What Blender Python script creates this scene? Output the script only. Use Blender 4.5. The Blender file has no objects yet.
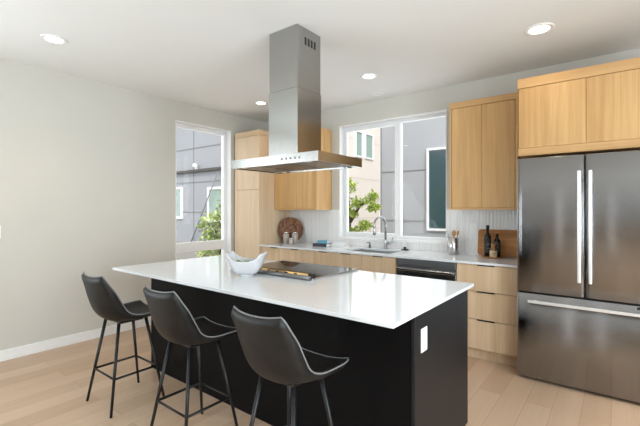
import bpy, bmesh, math, random
from mathutils import Vector, Matrix
random.seed(7)
S = bpy.context.scene
COL = S.collection

# ------------------------------------------------------------------ camera
F_PX, HOR = 384.5, 209.5
cd = bpy.data.cameras.new('camera'); cam = bpy.data.objects.new('camera', cd); COL.objects.link(cam)
cd.sensor_width = 36.0; cd.lens = F_PX / 640 * 36.0
cd.shift_y = -(213.0 - HOR) / 640.0
cd.clip_start = 0.05
cam.location = (4.4977, -4.3339, 1.4008); cam.rotation_euler = (math.pi / 2, 0, 0.6614)
S.camera = cam

# ------------------------------------------------------------------ sky, sun, daylight at the windows
W = bpy.data.worlds.new('sky'); S.world = W; W.use_nodes = True
wn = W.node_tree.nodes; wl = W.node_tree.links
bg = wn['Background']
sky = wn.new('ShaderNodeTexSky'); sky.sky_type = 'NISHITA'; sky.sun_disc = False
sky.sun_elevation = math.radians(48); sky.sun_rotation = math.radians(120); sky.air_density = 1.0; sky.dust_density = 3.0
mixw = wn.new('ShaderNodeMixRGB'); mixw.inputs[0].default_value = 0.75; mixw.inputs[2].default_value = (1.0, 1.0, 1.0, 1)
skm = wn.new('ShaderNodeMixRGB'); skm.blend_type = 'MULTIPLY'; skm.inputs[0].default_value = 1; skm.inputs[2].default_value = (0.12, 0.12, 0.12, 1)
wl.new(sky.outputs[0], skm.inputs[1]); wl.new(skm.outputs[0], mixw.inputs[1]); wl.new(mixw.outputs[0], bg.inputs[0])
bg.inputs[1].default_value = 3.7

def sun(energy, rot, col, angle):
    d = bpy.data.lights.new('sun', 'SUN'); d.energy = energy; d.color = col; d.angle = math.radians(angle)
    o = bpy.data.objects.new('sun', d); COL.objects.link(o); o.rotation_euler = rot
sun(3.3, (math.radians(48), 0, math.radians(52)), (1.0, 0.96, 0.9), 6)

def area(name, loc, rot, sx, sy, energy, col=(1, 1, 1), spread=180):
    d = bpy.data.lights.new(name, 'AREA'); d.shape = 'RECTANGLE'; d.size = sx; d.size_y = sy
    d.energy = energy; d.color = col; d.spread = math.radians(spread)
    o = bpy.data.objects.new(name, d); COL.objects.link(o); o.location = loc; o.rotation_euler = rot
    return o
R90 = math.pi / 2
# area lamps as daylight; right, side and rear ones at windows added out of view
UP = math.radians(38)
for y in (-5.0, -3.0):
    area('added_daylight_right', (6.65, y, 1.5), (R90 + math.radians(8), 0, R90), 1.7, 2.2, 150, (0.82, 0.93, 1.0))
area('added_daylight_side', (-0.25, -5.45, 1.5), (R90 + UP, 0, -R90), 2.3, 2.2, 135, (0.82, 0.93, 1.0))
area('added_daylight_rear', (1.2, -7.85, 1.5), (R90 + UP, 0, 0), 1.1, 2.2, 75, (0.82, 0.95, 1.0))
area('daylight_left', (-0.22, -1.13, 1.6), (R90, 0, -R90), 0.8, 1.8, 5, (0.95, 0.98, 1.0))
area('daylight_back', (2.2, 0.26, 1.8), (-R90, 0, 0), 1.4, 1.4, 14, (0.93, 0.97, 1.0))

S.view_settings.view_transform = 'Standard'; S.view_settings.look = 'None'
S.view_settings.gamma = 1; S.view_settings.use_curve_mapping = False
S.view_settings.exposure = -0.68

# ------------------------------------------------------------------ helpers
class MB:
    def __init__(s): s.v = []; s.f = []; s.sm = []
    def add(s, vs, fs, smooth=False):
        n = len(s.v); s.v += [tuple(v) for v in vs]
        s.f += [tuple(i + n for i in f) for f in fs]; s.sm += [smooth] * len(fs); return s
    def box(s, x0, x1, y0, y1, z0, z1, bev=0.0, seg=1):
        b = bmesh.new(); bmesh.ops.create_cube(b, size=1)
        for v in b.verts:
            v.co = ((x0 + x1) / 2 + v.co.x * (x1 - x0), (y0 + y1) / 2 + v.co.y * (y1 - y0), (z0 + z1) / 2 + v.co.z * (z1 - z0))
        if bev: bmesh.ops.bevel(b, geom=b.edges[:], offset=bev, segments=seg, profile=0.5, affect='EDGES')
        b.verts.index_update(); s.add([v.co.copy() for v in b.verts], [[v.index for v in f.verts] for f in b.faces]); b.free(); return s
    def tube(s, pts, r, n=12, cap=True, closed=False):
        pts = [Vector(p) for p in pts]; m = len(pts)
        rs = r if isinstance(r, (list, tuple)) else [r] * m
        vs = []; up = None
        for i in range(m):
            a = pts[(i - 1) % m] if (closed or i > 0) else pts[0]
            b = pts[(i + 1) % m] if (closed or i < m - 1) else pts[-1]
            t = (b - a).normalized()
            if up is None:
                up = t.orthogonal().normalized()
            up = (up - t * up.dot(t)).normalized(); w = t.cross(up)
            for k in range(n):
                an = 2 * math.pi * k / n
                vs.append(pts[i] + (up * math.cos(an) + w * math.sin(an)) * rs[i])
        fs = []
        for i in range(m if closed else m - 1):
            j = (i + 1) % m
            for k in range(n):
                fs.append((i * n + k, i * n + (k + 1) % n, j * n + (k + 1) % n, j * n + k))
        s.add(vs, fs, True)
        if cap and not closed:
            s.add(vs[:n], [tuple(range(n))[::-1]]); s.add(vs[-n:], [tuple(range(n))])
        return s
    def lathe(s, prof, cx, cy, z0=0, n=24):   # prof: (radius, z)
        vs = []; m = len(prof)
        for (r, z) in prof:
            for k in range(n):
                a = 2 * math.pi * k / n; vs.append((cx + r * math.cos(a), cy + r * math.sin(a), z0 + z))
        fs = [(i * n + k, i * n + (k + 1) % n, (i + 1) * n + (k + 1) % n, (i + 1) * n + k) for i in range(m - 1) for k in range(n)]
        s.add(vs, fs, True)
        s.add(vs[:n], [tuple(range(n))[::-1]]); s.add(vs[-n:], [tuple(range(n))]); return s
    def xform(s, M, start=0):
        for i in range(start, len(s.v)): s.v[i] = tuple(M @ Vector(s.v[i]))
        return s

def obj(name, mb, mat, parent=None, smooth_angle=None):
    me = bpy.data.meshes.new(name)
    off = Vector((0, 0, 0)); p = parent
    while p is not None: off += p.location; p = p.parent
    me.from_pydata([tuple(Vector(v) - off) for v in mb.v], [], mb.f)
    for p_, sm in zip(me.polygons, mb.sm): p_.use_smooth = sm
    me.validate(); me.update()
    b = bmesh.new(); b.from_mesh(me); bmesh.ops.remove_doubles(b, verts=b.verts[:], dist=1e-6); bmesh.ops.recalc_face_normals(b, faces=b.faces[:]); b.to_mesh(me); b.free()
    me.materials.append(mat)
    o = bpy.data.objects.new(name, me); COL.objects.link(o); o.parent = parent
    return o
def tag(o, label, cat, group=None, kind=None):
    o['label'] = label; o['category'] = cat
    if group: o['group'] = group
    if kind: o['kind'] = kind
    return o
def thing(name, label, cat, loc=(0, 0, 0), group=None):
    o = bpy.data.objects.new(name, None); COL.objects.link(o); o.location = loc; o.empty_display_size = 0.1
    return tag(o, label, cat, group)
def struct(name, mb, mat, parent=None):
    o = obj(name, mb, mat, parent)
    if parent is None: o['kind'] = 'structure'
    return o
def B(*a, **k): return MB().box(*a, **k)
def dup(root):
    r = root.copy(); COL.objects.link(r)
    for ch in list(root.children):
        c = ch.copy(); COL.objects.link(c); c.parent = r
        for g in ch.children:
            d = g.copy(); COL.objects.link(d); d.parent = c
    return r

# ------------------------------------------------------------------ materials
def mat(name, col, rough=0.5, metal=0.0, spec=0.5, **kw):
    m = bpy.data.materials.new(name); m.use_nodes = True
    p = m.node_tree.nodes['Principled BSDF']
    p.inputs['Base Color'].default_value = (*col, 1); p.inputs['Roughness'].default_value = rough
    p.inputs['Metallic'].default_value = metal; p.inputs['Specular IOR Level'].default_value = spec
    for k, v in kw.items(): p.inputs[k].default_value = v
    return m
def N(m, t, **kw):
    n = m.node_tree.nodes.new(t)
    for k, v in kw.items(): setattr(n, k, v)
    return n
def L(m, a, b): m.node_tree.links.new(a, b)
def PB(m): return m.node_tree.nodes['Principled BSDF']
def ramp(m, stops):
    r = N(m, 'ShaderNodeValToRGB'); e = r.color_ramp.elements
    while len(e) < len(stops): e.new(0.5)
    for i, (p, c) in enumerate(stops): e[i].position = p; e[i].color = (*c, 1)
    return r
def noisy(name, col, rough, amount=0.06, scale=6, metal=0.0, bump=0.0, bscale=80, spec=0.5):
    m = mat(name, col, rough, metal, spec)
    tc = N(m, 'ShaderNodeTexCoord'); no = N(m, 'ShaderNodeTexNoise'); no.inputs['Scale'].default_value = scale; no.inputs['Detail'].default_value = 4
    L(m, tc.outputs['Object'], no.inputs['Vector'])
    r = ramp(m, [(0.3, tuple(c * (1 - amount) for c in col)), (0.7, tuple(min(1, c * (1 + amount)) for c in col))])
    L(m, no.outputs['Fac'], r.inputs[0]); L(m, r.outputs[0], PB(m).inputs['Base Color'])
    if bump:
        n2 = N(m, 'ShaderNodeTexNoise'); n2.inputs['Scale'].default_value = bscale; L(m, tc.outputs['Object'], n2.inputs['Vector'])
        bu = N(m, 'ShaderNodeBump'); bu.inputs['Strength'].default_value = bump; bu.inputs['Distance'].default_value = 0.002
        L(m, n2.outputs['Fac'], bu.inputs['Height']); L(m, bu.outputs[0], PB(m).inputs['Normal'])
    return m
def oak(name, c1, c2, axis='z', rough=0.45):
    m = mat(name, c1, rough, 0, 0.35)
    tc = N(m, 'ShaderNodeTexCoord'); oi = N(m, 'ShaderNodeObjectInfo')
    mul = N(m, 'ShaderNodeVectorMath', operation='SCALE'); mul.inputs['Scale'].default_value = 7.3
    cmb = N(m, 'ShaderNodeCombineXYZ')
    for i in range(3): L(m, oi.outputs['Random'], cmb.inputs[i])
    L(m, cmb.outputs[0], mul.inputs[0])
    ad = N(m, 'ShaderNodeVectorMath', operation='ADD'); L(m, tc.outputs['Object'], ad.inputs[0]); L(m, mul.outputs[0], ad.inputs[1])
    mp = N(m, 'ShaderNodeMapping'); L(m, ad.outputs[0], mp.inputs['Vector'])
    mp.inputs['Scale'].default_value = {'z': (14, 14, 0.55), 'x': (0.55, 14, 14), 'y': (14, 0.55, 14)}[axis]
    n1 = N(m, 'ShaderNodeTexNoise'); n1.inputs['Scale'].default_value = 1.0; n1.inputs['Detail'].default_value = 3; n1.inputs['Distortion'].default_value = 0.6
    L(m, mp.outputs[0], n1.inputs['Vector'])
    mp2 = N(m, 'ShaderNodeMapping'); L(m, ad.outputs[0], mp2.inputs['Vector'])
    mp2.inputs['Scale'].default_value = {'z': (90, 90, 2.2), 'x': (2.2, 90, 90), 'y': (90, 2.2, 90)}[axis]
    n2 = N(m, 'ShaderNodeTexNoise'); n2.inputs['Scale'].default_value = 1.0; n2.inputs['Detail'].default_value = 2
    L(m, mp2.outputs[0], n2.inputs['Vector'])
    mx = N(m, 'ShaderNodeMixRGB'); mx.inputs[0].default_value = 0.35; L(m, n1.outputs['Fac'], mx.inputs[1]); L(m, n2.outputs['Fac'], mx.inputs[2])
    r = ramp(m, [(0.33, c2), (0.5, tuple((a + b) / 2 for a, b in zip(c1, c2))), (0.66, c1)])
    L(m, mx.outputs[0], r.inputs[0]); L(m, r.outputs[0], PB(m).inputs['Base Color'])
    return m
def steel(name, col, rough, aniso=0.5, axis='x', turn=0.0):
    m = mat(name, col, rough, 1.0)
    PB(m).inputs['Anisotropic'].default_value = aniso; PB(m).inputs['Anisotropic Rotation'].default_value = turn
    tg = N(m, 'ShaderNodeTangent'); tg.direction_type = 'RADIAL'; tg.axis = 'Z'; L(m, tg.outputs[0], PB(m).inputs['Tangent'])
    tc = N(m, 'ShaderNodeTexCoord'); mp = N(m, 'ShaderNodeMapping'); L(m, tc.outputs['Object'], mp.inputs['Vector'])
    mp.inputs['Scale'].default_value = {'x': (1.5, 300, 300), 'z': (300, 300, 1.5)}[axis]
    no = N(m, 'ShaderNodeTexNoise'); no.inputs['Scale'].default_value = 1; L(m, mp.outputs[0], no.inputs['Vector'])
    mr = N(m, 'ShaderNodeMapRange'); mr.inputs['To Min'].default_value = max(rough - 0.06, 0.02); mr.inputs['To Max'].default_value = rough + 0.06
    L(m, no.outputs['Fac'], mr.inputs['Value']); L(m, mr.outputs[0], PB(m).inputs['Roughness'])
    return m
def brushed(m, k):      # horizontal brush lines: the fine grain scatters reflections up and down
    g = N(m, 'ShaderNodeNewGeometry'); w_ = N(m, 'ShaderNodeTexWhiteNoise'); w_.noise_dimensions = '3D'
    L(m, g.outputs['Position'], w_.inputs['Vector'])
    a = N(m, 'ShaderNodeMath', operation='SUBTRACT'); a.inputs[1].default_value = 0.5; L(m, w_.outputs['Value'], a.inputs[0])
    b = N(m, 'ShaderNodeMath', operation='MULTIPLY'); b.inputs[1].default_value = k; L(m, a.outputs[0], b.inputs[0])
    c = N(m, 'ShaderNodeCombineXYZ'); L(m, b.outputs[0], c.inputs[2])
    d = N(m, 'ShaderNodeVectorMath', operation='ADD'); L(m, g.outputs['Normal'], d.inputs[0]); L(m, c.outputs[0], d.inputs[1])
    e = N(m, 'ShaderNodeVectorMath', operation='NORMALIZE'); L(m, d.outputs[0], e.inputs[0]); L(m, e.outputs[0], PB(m).inputs['Normal'])
def emit(name, col, st):
    m = bpy.data.materials.new(name); m.use_nodes = True; n = m.node_tree.nodes; n.clear()
    e = n.new('ShaderNodeEmission'); e.inputs[0].default_value = (*col, 1); e.inputs[1].default_value = st
    o = n.new('ShaderNodeOutputMaterial'); m.node_tree.links.new(e.outputs[0], o.inputs[0]); return m
def glass(name, tint=(1, 1, 1), gloss=0.2):
    m = bpy.data.materials.new(name); m.use_nodes = True; n = m.node_tree.nodes; n.clear(); l = m.node_tree.links
    t = n.new('ShaderNodeBsdfTransparent'); t.inputs[0].default_value = (*tint, 1)
    g = n.new('ShaderNodeBsdfGlossy'); g.inputs['Roughness'].default_value = 0.02
    fr = n.new('ShaderNodeFresnel'); fr.inputs[0].default_value = 1.45
    k = n.new('ShaderNodeMath'); k.operation = 'MULTIPLY'; k.inputs[1].default_value = gloss
    mx = n.new('ShaderNodeMixShader'); o = n.new('ShaderNodeOutputMaterial')
    l.new(fr.outputs[0], k.inputs[0]); l.new(k.outputs[0], mx.inputs[0]); l.new(t.outputs[0], mx.inputs[1]); l.new(g.outputs[0], mx.inputs[2]); l.new(mx.outputs[0], o.inputs[0])
    return m

M = {}
M['wall'] = noisy('wall_paint', (0.61, 0.595, 0.545), 0.75, 0.012, 3, bump=0.05)
M['ceil'] = noisy('ceiling_paint', (0.82, 0.83, 0.82), 0.85, 0.008, 2)
M['white'] = mat('white_trim', (0.86, 0.865, 0.86), 0.35)
M['vinyl'] = mat('white_vinyl', (0.84, 0.85, 0.86), 0.35)
M['oakU'] = oak('oak_upper_warmlit', (0.67, 0.425, 0.19), (0.50, 0.285, 0.112))  # same oak, with the warm downlight tone put into its colour
M['oakUx'] = oak('oak_upper_rail_warmlit', (0.66, 0.415, 0.19), (0.52, 0.30, 0.125), 'x')
M['oakB'] = oak('oak_base', (0.71, 0.535, 0.36), (0.57, 0.40, 0.24))
M['oakT'] = oak('oak_tall_lit', (0.74, 0.58, 0.405), (0.63, 0.465, 0.30))  # same oak made paler: light from the left window put into its colour
M['quartz'] = noisy('white_quartz', (0.76, 0.79, 0.82), 0.09, 0.015, 25)
M['black'] = noisy('black_panel', (0.0035, 0.0035, 0.004), 0.5, 0.1, 10, spec=0.1)
M['steel'] = steel('brushed_steel', (0.56, 0.555, 0.55), 0.22)
M['fsteel'] = steel('fridge_steel', (0.285, 0.286, 0.29), 0.10, 0.0)
brushed(M['fsteel'], 0.42)
M['hsteel'] = steel('hood_steel', (0.41, 0.41, 0.395), 0.2, 0.4)
M['dsteel'] = mat('dark_steel', (0.22, 0.22, 0.225), 0.32, 0.9)
M['satin'] = mat('satin_aluminium', (0.88, 0.88, 0.88), 0.35, 0.6)
M['chrome'] = mat('faucet_chrome', (0.40, 0.41, 0.42), 0.24, 1.0)
M['blackmetal'] = mat('black_metal', (0.010, 0.010, 0.011), 0.38, 0.3)
M['leather'] = noisy('dark_leather', (0.010, 0.0095, 0.009), 0.47, 0.35, 14, bump=0.25, bscale=160, spec=0.3)
M['piping'] = mat('grey_piping', (0.17, 0.175, 0.18), 0.4)
M['darkgap'] = mat('dark_gap', (0.008, 0.008, 0.008), 0.7)
M['ceramic'] = mat('white_ceramic', (0.60, 0.61, 0.625), 0.25)
M['glassblack'] = mat('black_glass', (0.018, 0.018, 0.018), 0.04, 0, 0.7)
M['glass'] = glass('window_glass')
M['tealglass'] = mat('teal_glass', (0.035, 0.075, 0.085), 0.06, 0, 0.9)
M['greenglass'] = mat('green_glass', (0.26, 0.36, 0.33), 0.1, 0, 0.6)
M['lamp'] = emit('downlight_glow', (1.0, 0.93, 0.82), 14)
M['beige'] = noisy('beige_siding', (0.66, 0.615, 0.565), 0.8, 0.015, 2)
M['greypanel'] = noisy('grey_siding', (0.36, 0.38, 0.405), 0.7, 0.03, 1.5)
M['greypanel2'] = noisy('grey_cement_panel', (0.30, 0.318, 0.342), 0.8, 0.03, 1.2)
M['seam'] = mat('panel_seam', (0.22, 0.225, 0.235), 0.8)
M['concrete'] = noisy('concrete', (0.30, 0.29, 0.27), 0.9, 0.1, 2)
M['bark'] = noisy('bark', (0.10, 0.07, 0.045), 0.9, 0.3, 30)
M['brass'] = mat('brass_strip', (0.55, 0.40, 0.18), 0.3, 0.9)
M['board'] = None

def leafmat(name, c1, c2):
    m = mat(name, c1, 0.55); oi = N(m, 'ShaderNodeNewGeometry')
    r = ramp(m, [(0.0, c2), (1.0, c1)]); L(m, oi.outputs['Random Per Island'], r.inputs[0]); L(m, r.outputs[0], PB(m).inputs['Base Color'])
    PB(m).inputs['Subsurface Weight'].default_value = 0.0
    return m
M['leaf'] = leafmat('bright_leaf', (0.68, 0.80, 0.18), (0.36, 0.50, 0.08))
M['leaf2'] = leafmat('shrub_leaf', (0.60, 0.68, 0.26), (0.16, 0.26, 0.05))

def floor_mat():
    m = mat('oak_floor', (0.6, 0.45, 0.33), 0.30, 0, 0.5)
    tc = N(m, 'ShaderNodeTexCoord'); mp = N(m, 'ShaderNodeMapping'); mp.inputs['Rotation'].default_value = (0, 0, math.pi / 2)
    L(m, tc.outputs['Object'], mp.inputs['Vector'])
    br = N(m, 'ShaderNodeTexBrick'); br.offset = 0.37; br.offset_frequency = 2
    br.inputs['Scale'].default_value = 1.0; br.inputs['Mortar Size'].default_value = 0.0012; br.inputs['Mortar Smooth'].default_value = 0.3
    br.inputs['Brick Width'].default_value = 1.9; br.inputs['Row Height'].default_value = 0.165; br.inputs['Bias'].default_value = 0.0
    br.inputs['Color1'].default_value = (0.0, 0.0, 0.0, 1); br.inputs['Color2'].default_value = (1, 1, 1, 1); br.inputs['Mortar'].default_value = (0.5, 0.5, 0.5, 1)
    L(m, mp.outputs[0], br.inputs['Vector'])
    mp2 = N(m, 'ShaderNodeMapping'); mp2.inputs['Scale'].default_value = (9, 0.6, 9); L(m, tc.outputs['Object'], mp2.inputs['Vector'])
    off = N(m, 'ShaderNodeVectorMath', operation='ADD'); L(m, mp2.outputs[0], off.inputs[0])
    sc = N(m, 'ShaderNodeVectorMath', operation='SCALE'); sc.inputs['Scale'].default_value = 11.0; L(m, br.outputs['Color'], sc.inputs[0]); L(m, sc.outputs[0], off.inputs[1])
    no = N(m, 'ShaderNodeTexNoise'); no.inputs['Scale'].default_value = 1.3; no.inputs['Detail'].default_value = 5; no.inputs['Distortion'].default_value = 0.8
    L(m, off.outputs[0], no.inputs['Vector'])
    mp3 = N(m, 'ShaderNodeMapping'); mp3.inputs['Scale'].default_value = (70, 2, 70); L(m, tc.outputs['Object'], mp3.inputs['Vector'])
    n3 = N(m, 'ShaderNodeTexNoise'); n3.inputs['Scale'].default_value = 1; L(m, mp3.outputs[0], n3.inputs['Vector'])
    a = N(m, 'ShaderNodeMixRGB'); a.inputs[0].default_value = 0.45; L(m, br.outputs['Color'], a.inputs[1]); L(m, no.outputs['Fac'], a.inputs[2])
    a2 = N(m, 'ShaderNodeMixRGB'); a2.inputs[0].default_value = 0.2; L(m, a.outputs[0], a2.inputs[1]); L(m, n3.outputs['Fac'], a2.inputs[2])
    r = ramp(m, [(0.15, (0.455, 0.298, 0.187)), (0.5, (0.555, 0.39, 0.262)), (0.85, (0.645, 0.48, 0.348))])
    L(m, a2.outputs[0], r.inputs[0])
    mo = N(m, 'ShaderNodeMixRGB'); mo.blend_type = 'MULTIPLY'; L(m, br.outputs['Fac'], mo.inputs[0]); mo.inputs[2].default_value = (0.55, 0.48, 0.42, 1)
    L(m, r.outputs[0], mo.inputs[1]); L(m, mo.outputs[0], PB(m).inputs['Base Color'])
    bu = N(m, 'ShaderNodeBump'); bu.inputs['Strength'].default_value = 0.25; bu.inputs['Distance'].default_value = 0.002; bu.invert = True
    L(m, br.outputs['Fac'], bu.inputs['Height']); L(m, bu.outputs[0], PB(m).inputs['Normal'])
    return m
M['floor'] = floor_mat()

def tile_mat():
    m = mat('ribbed_white_tile', (0.78, 0.785, 0.785), 0.22)
    tc = N(m, 'ShaderNodeTexCoord')
    mp = N(m, 'ShaderNodeMapping'); mp.inputs['Scale'].default_value = (1, 1, 1); L(m, tc.outputs['Object'], mp.inputs['Vector'])
    wv = N(m, 'ShaderNodeTexWave'); wv.wave_type = 'BANDS'; wv.bands_direction = 'X'; wv.inputs['Scale'].default_value = 9
    wv.inputs['Distortion'].default_value = 1.6; wv.inputs['Detail'].default_value = 1; wv.inputs['Detail Scale'].default_value = 0.6
    L(m, mp.outputs[0], wv.inputs['Vector'])
    br = N(m, 'ShaderNodeTexBrick'); br.offset = 0.0; br.inputs['Scale'].default_value = 1; br.inputs['Brick Width'].default_value = 0.075; br.inputs['Row Height'].default_value = 3.0; br.inputs['Mortar Size'].default_value = 0.0012
    br.inputs['Color1'].default_value = (0.80, 0.805, 0.805, 1); br.inputs['Color2'].default_value = (0.76, 0.765, 0.765, 1); br.inputs['Mortar'].default_value = (0.55, 0.55, 0.55, 1)
    sx = N(m, 'ShaderNodeSeparateXYZ'); L(m, tc.outputs['Object'], sx.inputs[0]); cx = N(m, 'ShaderNodeCombineXYZ'); L(m, sx.outputs[0], cx.inputs[0]); L(m, sx.outputs[2], cx.inputs[1])
    L(m, cx.outputs[0], br.inputs['Vector']); L(m, br.outputs['Color'], PB(m).inputs['Base Color'])
    bu = N(m, 'ShaderNodeBump'); bu.inputs['Strength'].default_value = 0.3; bu.inputs['Distance'].default_value = 0.006
    L(m, wv.outputs['Fac'], bu.inputs['Height']); L(m, bu.outputs[0], PB(m).inputs['Normal'])
    return m
M['tile'] = tile_mat()
M['walnut'] = oak('walnut_board', (0.58, 0.27, 0.085), (0.33, 0.135, 0.042), 'x', 0.55)
def woven():
    m = mat('woven_brown', (0.2, 0.09, 0.04), 0.6); tc = N(m, 'ShaderNodeTexCoord')
    no = N(m, 'ShaderNodeTexNoise'); no.inputs['Scale'].default_value = 30; L(m, tc.outputs['Object'], no.inputs['Vector'])
    r = ramp(m, [(0.35, (0.085, 0.032, 0.014)), (0.65, (0.30, 0.135, 0.06))]); L(m, no.outputs['Fac'], r.inputs[0]); L(m, r.outputs[0], PB(m).inputs['Base Color']); return m
M['woven'] = woven()

# ------------------------------------------------------------------ room shell
H = 2.80; XR = 6.4; YR = -7.6; T = 0.18
struct('floor', B(-T, XR + T, YR - T, T, -0.12, 0.0), M['floor'])
struct('ceiling', B(-T, XR + T, YR - T, T, H, H + 0.15), M['ceil'])
BX0, BX1, BZ0, BZ1 = 1.464, 2.953, 1.005, 2.541
mb = MB()
mb.box(-T, BX0, 0, T, 0, H).box(BX1, XR + T, 0, T, 0, H).box(BX0, BX1, 0, T, 0, BZ0).box(BX0, BX1, 0, T, BZ1, H)
struct('wall_back', mb, M['wall'])
LY0, LY1, LZ0, LZ1 = -1.577, -0.682, 0.30, 2.553
mb = MB()
WY0, WY1 = -6.7, -4.2   # opening for an added, unseen window that brings in side daylight
mb.box(-T, 0, YR, WY0, 0, H).box(-T, 0, WY1, LY0, 0, H).box(-T, 0, WY0, WY1, 0, 0.25).box(-T, 0, WY0, WY1, 2.62, H).box(-T, 0, LY1, 0, 0, H).box(-T, 0, LY0, LY1, 0, LZ0).box(-T, 0, LY0, LY1, LZ1, H)
struct('wall_left', mb, M['wall'])
mb = MB(); SW = [(-5.95, -4.05), (-3.95, -2.05)]; ys = [YR] + [c for w in SW for c in w] + [0]  # openings for added right-hand windows, out of view
for i in range(0, len(ys), 2): mb.box(XR, XR + T, ys[i], ys[i + 1], 0, H)
for a, b in SW: mb.box(XR, XR + T, a, b, 0, 0.25).box(XR, XR + T, a, b, 2.62, H)
struct('wall_right', mb, M['wall'])
mb = MB(); RW = [(0.6, 1.8), (3.42, 3.70), (4.12, 4.36)]; xs = [-T] + [c for w in RW for c in w] + [XR + T]
for i in range(0, len(xs), 2): mb.box(xs[i], xs[i + 1], YR - T, YR, 0, H)
for a, b in RW: mb.box(a, b, YR - T, YR, 0, 0.25).box(a, b, YR - T, YR, 2.62, H)
struct('wall_rear', mb, noisy('fridge_reflection_taupe', (0.20, 0.19, 0.18), 0.75, 0.012, 3, bump=0.05))  # unseen wall, toned dark to deepen the fridge reflection
struct('baseboard_left', B(0, 0.014, YR, -0.70, 0.0, 0.10, bev=0.003), M['white'])
struct('baseboard_rear', B(0.014, XR, YR, YR + 0.014, 0.0, 0.10, bev=0.003), M['white'])
struct('baseboard_right', B(XR - 0.014, XR, YR + 0.014, -0.02, 0.0, 0.10, bev=0.003), M['white'])

def frame_y(mb, x0, x1, z0, z1, y0, y1, w, wb=None):   # rectangular frame lying in an x-z plane
    wb = wb or w
    mb.box(x0, x0 + w, y0, y1, z0, z1, 0.003).box(x1 - w, x1, y0, y1, z0, z1, 0.003)
    mb.box(x0 + w, x1 - w, y0, y1, z1 - w, z1, 0.003).box(x0 + w, x1 - w, y0, y1, z0, z0 + wb, 0.003); return mb
def frame_x(mb, y0, y1, z0, z1, x0, x1, w, wb=None):
    wb = wb or w
    mb.box(x0, x1, y0, y0 + w, z0, z1, 0.003).box(x0, x1, y1 - w, y1, z0, z1, 0.003)
    mb.box(x0, x1, y0 + w, y1 - w, z1 - w, z1, 0.003).box(x0, x1, y0 + w, y1 - w, z0, z0 + wb, 0.003); return mb

# window_1: tall window in the left wall, with a low awning pane
w = bpy.data.objects.new('window_1', None); COL.objects.link(w); w.location = (0, LY0, LZ0); w['kind'] = 'structure'
mb = MB()   # white returns of the opening
mb.box(-T, -0.0, LY1 - 0.012, LY1, LZ0, LZ1).box(-T, 0.0, LY0, LY0 + 0.012, LZ0, LZ1).box(-T, 0.0, LY0 + 0.012, LY1 - 0.012, LZ1 - 0.012, LZ1).box(-T, 0.0, LY0 + 0.012, LY1 - 0.012, LZ0, LZ0 + 0.012)
obj('jamb', mb, M['white'], w)
mb = frame_x(MB(), LY0 + 0.012, LY1 - 0.012, LZ0 + 0.012, LZ1 - 0.012, -0.15, -0.09, 0.05)
mb.box(-0.15, -0.085, LY0 + 0.062, LY1 - 0.062, 0.825, 0.955, 0.003)
obj('window_frame', mb, M['vinyl'], w)
obj('glass_pane', B(-0.122, -0.116, LY0 + 0.06, LY1 - 0.06, 0.955, LZ1 - 0.06), M['glass'], w)
obj('glass_pane', B(-0.122, -0.116, LY0 + 0.06, LY1 - 0.06, LZ0 + 0.06, 0.825), M['glass'], w)

# window_2: sliding window over the sink
w = bpy.data.objects.new('window_2', None); COL.objects.link(w); w.location = (BX0, 0, BZ0); w['kind'] = 'structure'
mb = MB()
mb.box(BX0, BX0 + 0.012, -0.004, T, BZ0, BZ1).box(BX1 - 0.012, BX1, -0.004, T, BZ0, BZ1)
mb.box(BX0 + 0.012, BX1 - 0.012, -0.004, T, BZ1 - 0.012, BZ1)
obj('jamb', mb, M['white'], w)
obj('sill', B(BX0, BX1, -0.012, T, BZ0 - 0.0, BZ0 + 0.028, 0.003), M['white'], w)
mb = frame_y(MB(), BX0 + 0.012, BX1 - 0.012, BZ0 + 0.028, BZ1 - 0.012, 0.09, 0.15, 0.035)
mb.box(2.280, 2.335, 0.088, 0.152, BZ0 + 0.063, BZ1 - 0.047, 0.003)
obj('window_frame', mb, M['vinyl'], w)
obj('sash', frame_y(MB(), BX0 + 0.047, 2.290, BZ0 + 0.063, BZ1 - 0.047, 0.075, 0.118, 0.028), M['vinyl'], w)
obj('glass_pane', B(BX0 + 0.075, 2.27, 0.094, 0.099, BZ0 + 0.09, BZ1 - 0.075), M['glass'], w)
obj('glass_pane', B(2.335, BX1 - 0.047, 0.125, 0.130, BZ0 + 0.063, BZ1 - 0.047), M['glass'], w)

for i, (a, b) in enumerate(RW):  # added rear windows, out of view; the slim pair streak the fridge doors
    w = bpy.data.objects.new('window_%d' % (i + 3), None); COL.objects.link(w); w.location = (a, YR, 0.25); w['kind'] = 'structure'
    obj('window_frame', frame_y(MB(), a, b, 0.25, 2.62, YR - 0.14, YR - 0.06, 0.05), M['vinyl'], w)
    obj('glass_pane', B(a + 0.05, b - 0.05, YR - 0.103, YR - 0.097, 0.30, 2.57), M['glass'], w)

for i, (a, b) in enumerate(SW):  # added right-wall windows, out of view, to supply daylight
    w = bpy.data.objects.new('window_%d' % (i + 6), None); COL.objects.link(w); w.location = (XR, a, 0.25); w['kind'] = 'structure'
    obj('window_frame', frame_x(MB(), a, b, 0.25, 2.62, XR + 0.06, XR + 0.14, 0.05), M['vinyl'], w)
    obj('glass_pane', B(XR + 0.097, XR + 0.103, a + 0.05, b - 0.05, 0.30, 2.57), M['glass'], w)
w = bpy.data.objects.new('window_8', None); COL.objects.link(w); w.location = (0, WY0, 0.25); w['kind'] = 'structure'  # added left-wall window, out of view, to supply daylight
obj('window_frame', frame_x(MB(), WY0, WY1, 0.25, 2.62, -0.14, -0.06, 0.05), M['vinyl'], w)
obj('glass_pane', B(-0.103, -0.097, WY0 + 0.05, WY1 - 0.05, 0.30, 2.57), M['glass'], w)
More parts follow.
